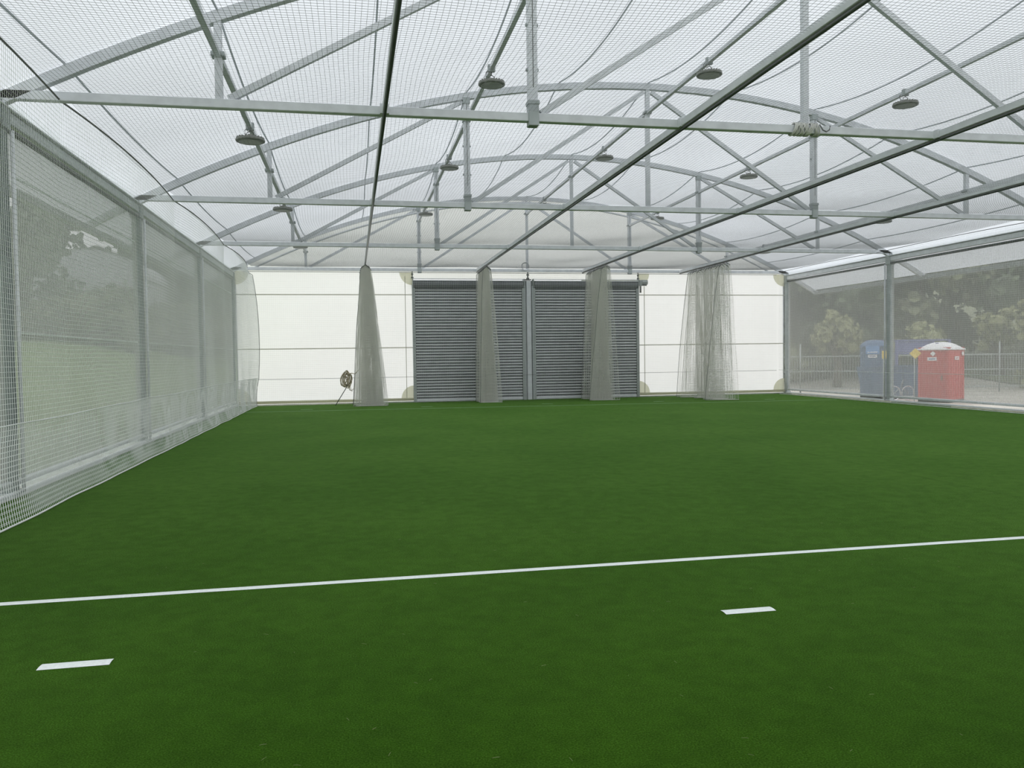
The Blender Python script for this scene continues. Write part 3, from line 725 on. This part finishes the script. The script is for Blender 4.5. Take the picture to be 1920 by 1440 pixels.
# blue bin
root = thing('skip_bin', (22.6, 30.4, -.5), 'low blue steel skip bin between the blue and red toilets', 'skip bin')
rzb = math.radians(-12); Rk = Matrix.Rotation(rzb, 3, 'Z'); cb = Vector((22.55, 30.2, -.5))
def bq(cc, dd, nm, mt, par=root): return MB().box(cb + Rk @ Vector(cc), dd, rzb).build(nm, mt, par)
m = MB(); pr = [(-1.35, .12), (1.35, .12), (1.6, 1.32), (-1.6, 1.32)]; fr = [cb + Rk @ Vector((a, -.75, z)) for a, z in pr]; bk = [cb + Rk @ Vector((a, .75, z)) for a, z in pr]
m.quad(*fr); m.quad(*bk[::-1])
for i in range(4): m.quad(fr[i], bk[i], bk[(i + 1) % 4], fr[(i + 1) % 4])
m.build('body', M['blue'], root)
bq((0, -.77, 1.34), (3.3, .08, .08), 'top_rim', M['blue'])
for k in range(6): bq((-1.25 + k * .5, -.77, .72), (.06, .05, 1.1), 'rib', M['blue'])
bq((.8, -.79, .95), (.9, .02, .35), 'side_panel', M['bluel'])
for k in (-1, 1): bq((k * 1.0, 0, .06), (.3, 1.4, .12), 'skid', M['steel_dark'])
# bicycle-like hand trolley wheels next to the bin
root = thing('hand_trolley', (21.0, 27.5, -.5), 'small two wheeled hand trolley behind the foot of the right post', 'trolley')
for k, xx in enumerate((21.02, 21.62)):
    m = MB(); m.tube([(xx + .27 * math.cos(a), 28.6, -.21 + .27 * math.sin(a)) for a in [2 * PI * j / 28 for j in range(28)]], .022, 6, closed=True); w_ = m.build('wheel', M['steel_pale'], root, smooth=True)
    m = MB()
    for j in range(8): m.tube([(xx, 28.6, -.21), (xx + .26 * math.cos(PI * j / 4), 28.6, -.21 + .26 * math.sin(PI * j / 4))], .005, 4)
    m.build('spokes', M['steel_pale'], w_)
m = MB(); m.tube([(21.02, 28.6, -.21), (21.32, 28.6, .02), (21.62, 28.6, -.21)], .018, 6); m.tube([(21.32, 28.6, .02), (21.40, 28.6, .30), (21.5, 28.6, .32)], .016, 6); m.build('frame', M['steel_green'], root, smooth=True)
# tall violet-blue frame behind the bin
root = thing('storage_rack', (23.4, 31.5, -.5), 'tall violet blue steel rack standing behind the skip bin', 'rack')
for k, xx in enumerate((22.1, 23.35, 24.9, 25.6)):
    MB().box((xx, 31.9 - (xx - 22) * .2, .72), (.10, .10, 2.44)).build('upright', M['bluep'], root)
for zz in (1.92, 1.35): MB().bar((22.05, 31.9, zz), (25.65, 31.17, zz), .08, .07).build('cross_rail', M['bluep'], root)
MB().bar((23.45, 31.65, 1.66), (24.85, 31.37, 1.66), .03, .52).build('sheet_panel', M['bluep'], root)
# yellow signs
def sign(c, R, kind, label):
    root = thing('warning_sign', (c[0], c[1], -.5), label, 'sign')
    MB().tube([(c[0], c[1] + .05, -.5), (c[0], c[1] + .05, c[2] + .1)], .015, 8).build('stake', M['steel_green'], root, smooth=True)
    if kind == 'd': diamond(Vector(c), R, (0, 0, 0), .20, M['yellow'], 'plate', root)
    else: MB().box(c, (.16, .012, .30), math.radians(-25)).build('plate', M['yellow'], root)
sign((20.42, 26.6, 1.36), Matrix.Rotation(math.radians(-30), 3, 'Z'), 'd', 'yellow diamond sign at the left edge of the red toilet')
sign((19.42, 27.0, 1.33), None, 'r', 'small upright yellow sign just left of the right post')
# fence
fa, fb = Vector((17.5, 35.3, -.5)), Vector((42.0, 30.6, -.5)); fd = (fb - fa).normalized(); nfp = 8
root = thing('fence', tuple((fa + fb) / 2), 'grey metal bar fence crossing behind the toilets', 'fence')
for k in range(nfp + 1):
    p = fa.lerp(fb, k / nfp); tall = 2.35 if k in (1, 4) else 1.95
    MB().tube([p, p + Vector((0, 0, tall))], .035, 8).build('fence_post', M['guide'], root, smooth=True)
for zz in (.25, 1.05, 1.75): MB().tube([fa + Vector((0, 0, zz)), fb + Vector((0, 0, zz))], .025, 8).build('fence_rail', M['guide'], root, smooth=True)
for k in range(nfp):
    m = MB(); a, b = fa.lerp(fb, k / nfp), fa.lerp(fb, (k + 1) / nfp)
    for j in range(1, 24):
        p = a.lerp(b, j / 24); m.tube([p + Vector((0, 0, .15)), p + Vector((0, 0, 1.72))], .011, 4)
    m.build('bar_panel', M['guide'], root)

# ------------------------------------------------------------------ trees
def tree(x, y, z0, h, w, kind, label, seed, low=.12, trunk=True, n=1500, leaf=.30):
    rnd = random.Random(seed); root = thing('tree', (x, y, z0), label, 'tree', 'trees outside the hall')
    clumps = []
    for k in range(16):
        a = rnd.random() * 2 * PI; hh = low + (1 - low) * rnd.random() ** .8
        rr = w * .5 * math.sqrt(rnd.random()) * (1.15 - .75 * abs(hh - .45) * 1.2)
        clumps.append((x + rr * math.cos(a), y + rr * math.sin(a), z0 + h * hh * .88, w * (.16 + .14 * rnd.random())))
    m = MB()
    for k in range(n):
        cx, cy, cz, cr = clumps[k % 16]
        d = Vector((rnd.gauss(0, 1), rnd.gauss(0, 1), rnd.gauss(0, 1))).normalized() * cr * (.6 + .45 * rnd.random())
        d.z *= .85; p = Vector((cx, cy, cz)) + d
        q = Matrix.Rotation(rnd.random() * 6.28, 3, Vector((rnd.random() - .5, rnd.random() - .5, rnd.random() - .5)).normalized())
        s_ = leaf * (.6 + .8 * rnd.random())
        m.quad(*[p + q @ Vector(v) * s_ for v in ((-.5, -.3, 0), (0, -.55, .08), (.5, -.25, 0), (.45, .35, 0), (0, .6, .1), (-.5, .3, 0))])
    for cx, cy, cz, cr in clumps:          # inner mass that keeps the crown closed
        m.lathe([(cr * .05, -cr * .72), (cr * .5, -cr * .5), (cr * .72, 0), (cr * .5, cr * .5), (cr * .05, cr * .7)], (cx, cy, cz), 7)
    m.build('foliage', M[kind], root)
    m = MB(); m.tube([(x, y, z0 - .4), (x + .1, y, z0 + h * .3), (x - .1, y + .1, z0 + h * .7)], [.28, .2, .08], 8)
    for k in range(5):
        cx, cy, cz, cr = clumps[k]; m.tube([(x, y, z0 + h * .3), ((x + cx) / 2, (y + cy) / 2, (z0 + h * .35 + cz) / 2), (cx, cy, cz)], [.12, .08, .04], 6)
    m.build('trunk', M['bark'], root, smooth=True)
right_trees = [
    (24, 47, 7.5, 6.5, 'leaf_mid', 'olive tree behind the fence beside the end wall corner'),
    (29, 45, 8.0, 6.5, 'leaf_dark', 'dark tree behind the blue toilet'),
    (33.5, 43, 8.0, 6.5, 'leaf_mid', 'olive tree above the red toilet'),
    (38, 38.5, 7.5, 6.5, 'leaf_dark', 'dark tree right of the red toilet'),
    (33.6, 32.6, 7.2, 3.8, 'leaf_light', 'light green tree at the right picture edge'),
    (43, 45, 9.5, 9, 'leaf_dark', 'tall dark tree on the slope behind the right wall'),
    (35, 54, 11, 9, 'leaf_dark', 'tall dark tree on the slope in the middle of the right wall'),
    (26, 58, 11, 10, 'leaf_dark', 'tall dark tree far behind the corner of the right wall'),
    (43, 33, 8.5, 7, 'leaf_mid', 'olive tree farthest to the right on the slope'),
    (50, 38, 11, 10, 'leaf_dark', 'broad dark tree high on the slope at the right picture edge'),
    (19, 54, 10, 8, 'leaf_mid', 'olive tree hidden mostly by the end wall corner'),
]
for i, (x, y, h, w, k, lb) in enumerate(right_trees):
    tree(x, y, ground_z(x, y) - .2, h, w, k, lb, 40 + i, .06, n=2600 if i == 4 else 1700, leaf=.28 if i == 4 else .42)
for i, (x, y, lb) in enumerate(((29.5, 38.2, 'low bright bush with pale leaves behind the blue toilet'), (33.8, 37.5, 'low bright bush with pale leaves above the red toilet'), (26.2, 40.5, 'low bright bush with pale leaves left of the blue toilet'))):
    tree(x, y, -.5, 4.4 if i else 3.6, 2.4, 'leaf_light', lb, 70 + i, .55, n=600, leaf=.22)
left_trees = [
    (-25, 63, 9, 9, 'leaf_dark', 'dark tree beyond the lawn near the picture edge, level with the pale building'),
    (-21, 118, 20, 16, 'leaf_dark', 'broad dark tree at the far left end of the lawn'),
    (-22.3, 50, 11, 7, 'leaf_dark', 'dark tree beyond the lawn left of the pale arched building'),
    (-17.4, 60, 3.4, 7, 'leaf_mid', 'low olive tree beyond the lawn in front of the pale arched building'),
    (-16.0, 74, 3.6, 8, 'leaf_mid', 'low olive tree beyond the lawn right of the pale arched building'),
    (-28, 88, 19, 15, 'leaf_dark', 'tall dark tree behind the pale building, left of it'),
    (-15.5, 92, 15, 12, 'leaf_dark', 'tall dark tree behind the pale building, right of it'),
    (-16, 112, 15, 13, 'leaf_dark', 'tall dark tree far beyond the lawn seen through the middle left screen'),
    (-13, 132, 17, 15, 'leaf_dark', 'tall dark tree at the far end of the lawn'),
    (-23, 104, 20, 14, 'leaf_dark', 'tallest dark tree far behind the pale building'),
]
for i, (x, y, h, w, k, lb) in enumerate(left_trees):
    tree(x, y, ground_z(x, y) - .3, h, w, k, lb, 90 + i, .04, n=1500, leaf=.5 if y < 80 else .8)
# pale arched building far left
root = thing('building', (-20.5, 80, 2.5), 'pale arched building beyond the lawn seen through the left wall', 'building')
BX, BR, BZ = -20.8, 4.2, 8.2
m = MB(); n = 20
for s_ in range(n):
    a0, a1 = PI * s_ / n, PI * (s_ + 1) / n
    def q(a, y): return (BX + BR * math.cos(a), y, BZ + 2.3 * math.sin(a))
    m.quad(q(a0, 70), q(a1, 70), q(a1, 80), q(a0, 80))
m.build('roof', M['greyroof'], root)
MB().box((BX, 75, 5.3), (BR * 2 - .3, 9.8, 5.8)).build('wall', M['greyroof'], root)
m = MB(); m.quad(*[(BX + BR * math.cos(PI * k / n), 70.1, BZ + 2.3 * math.sin(PI * k / n)) for k in range(n + 1)]); m.build('gable_end', M['greyroof'], root)

# ------------------------------------------------------------------ light
w = bpy.data.worlds.new('overcast_sky'); sc.world = w; w.use_nodes = True; nt = w.node_tree; nt.nodes.clear()
out = nt.nodes.new('ShaderNodeOutputWorld'); bg = nt.nodes.new('ShaderNodeBackground')
tc = nt.nodes.new('ShaderNodeTexCoord'); sp = nt.nodes.new('ShaderNodeSeparateXYZ'); L(nt, tc.outputs['Generated'], sp.inputs[0])
rp = nt.nodes.new('ShaderNodeValToRGB'); L(nt, sp.outputs[2], rp.inputs['Fac'])
rp.color_ramp.elements[0].position = 0; rp.color_ramp.elements[0].color = (.87, .88, .89, 1)
rp.color_ramp.elements[1].position = 1; rp.color_ramp.elements[1].color = (.95, .965, 1.0, 1)
L(nt, rp.outputs['Color'], bg.inputs['Color']); bg.inputs['Strength'].default_value = 1.85
L(nt, bg.outputs[0], out.inputs['Surface'])

sc.view_settings.view_transform = 'Standard'; sc.view_settings.look = 'None'; sc.view_settings.exposure = 0; sc.view_settings.gamma = 1
cy = sc.cycles; cy.transparent_max_bounces = 24; cy.max_bounces = 10; cy.diffuse_bounces = 5; cy.transmission_bounces = 8
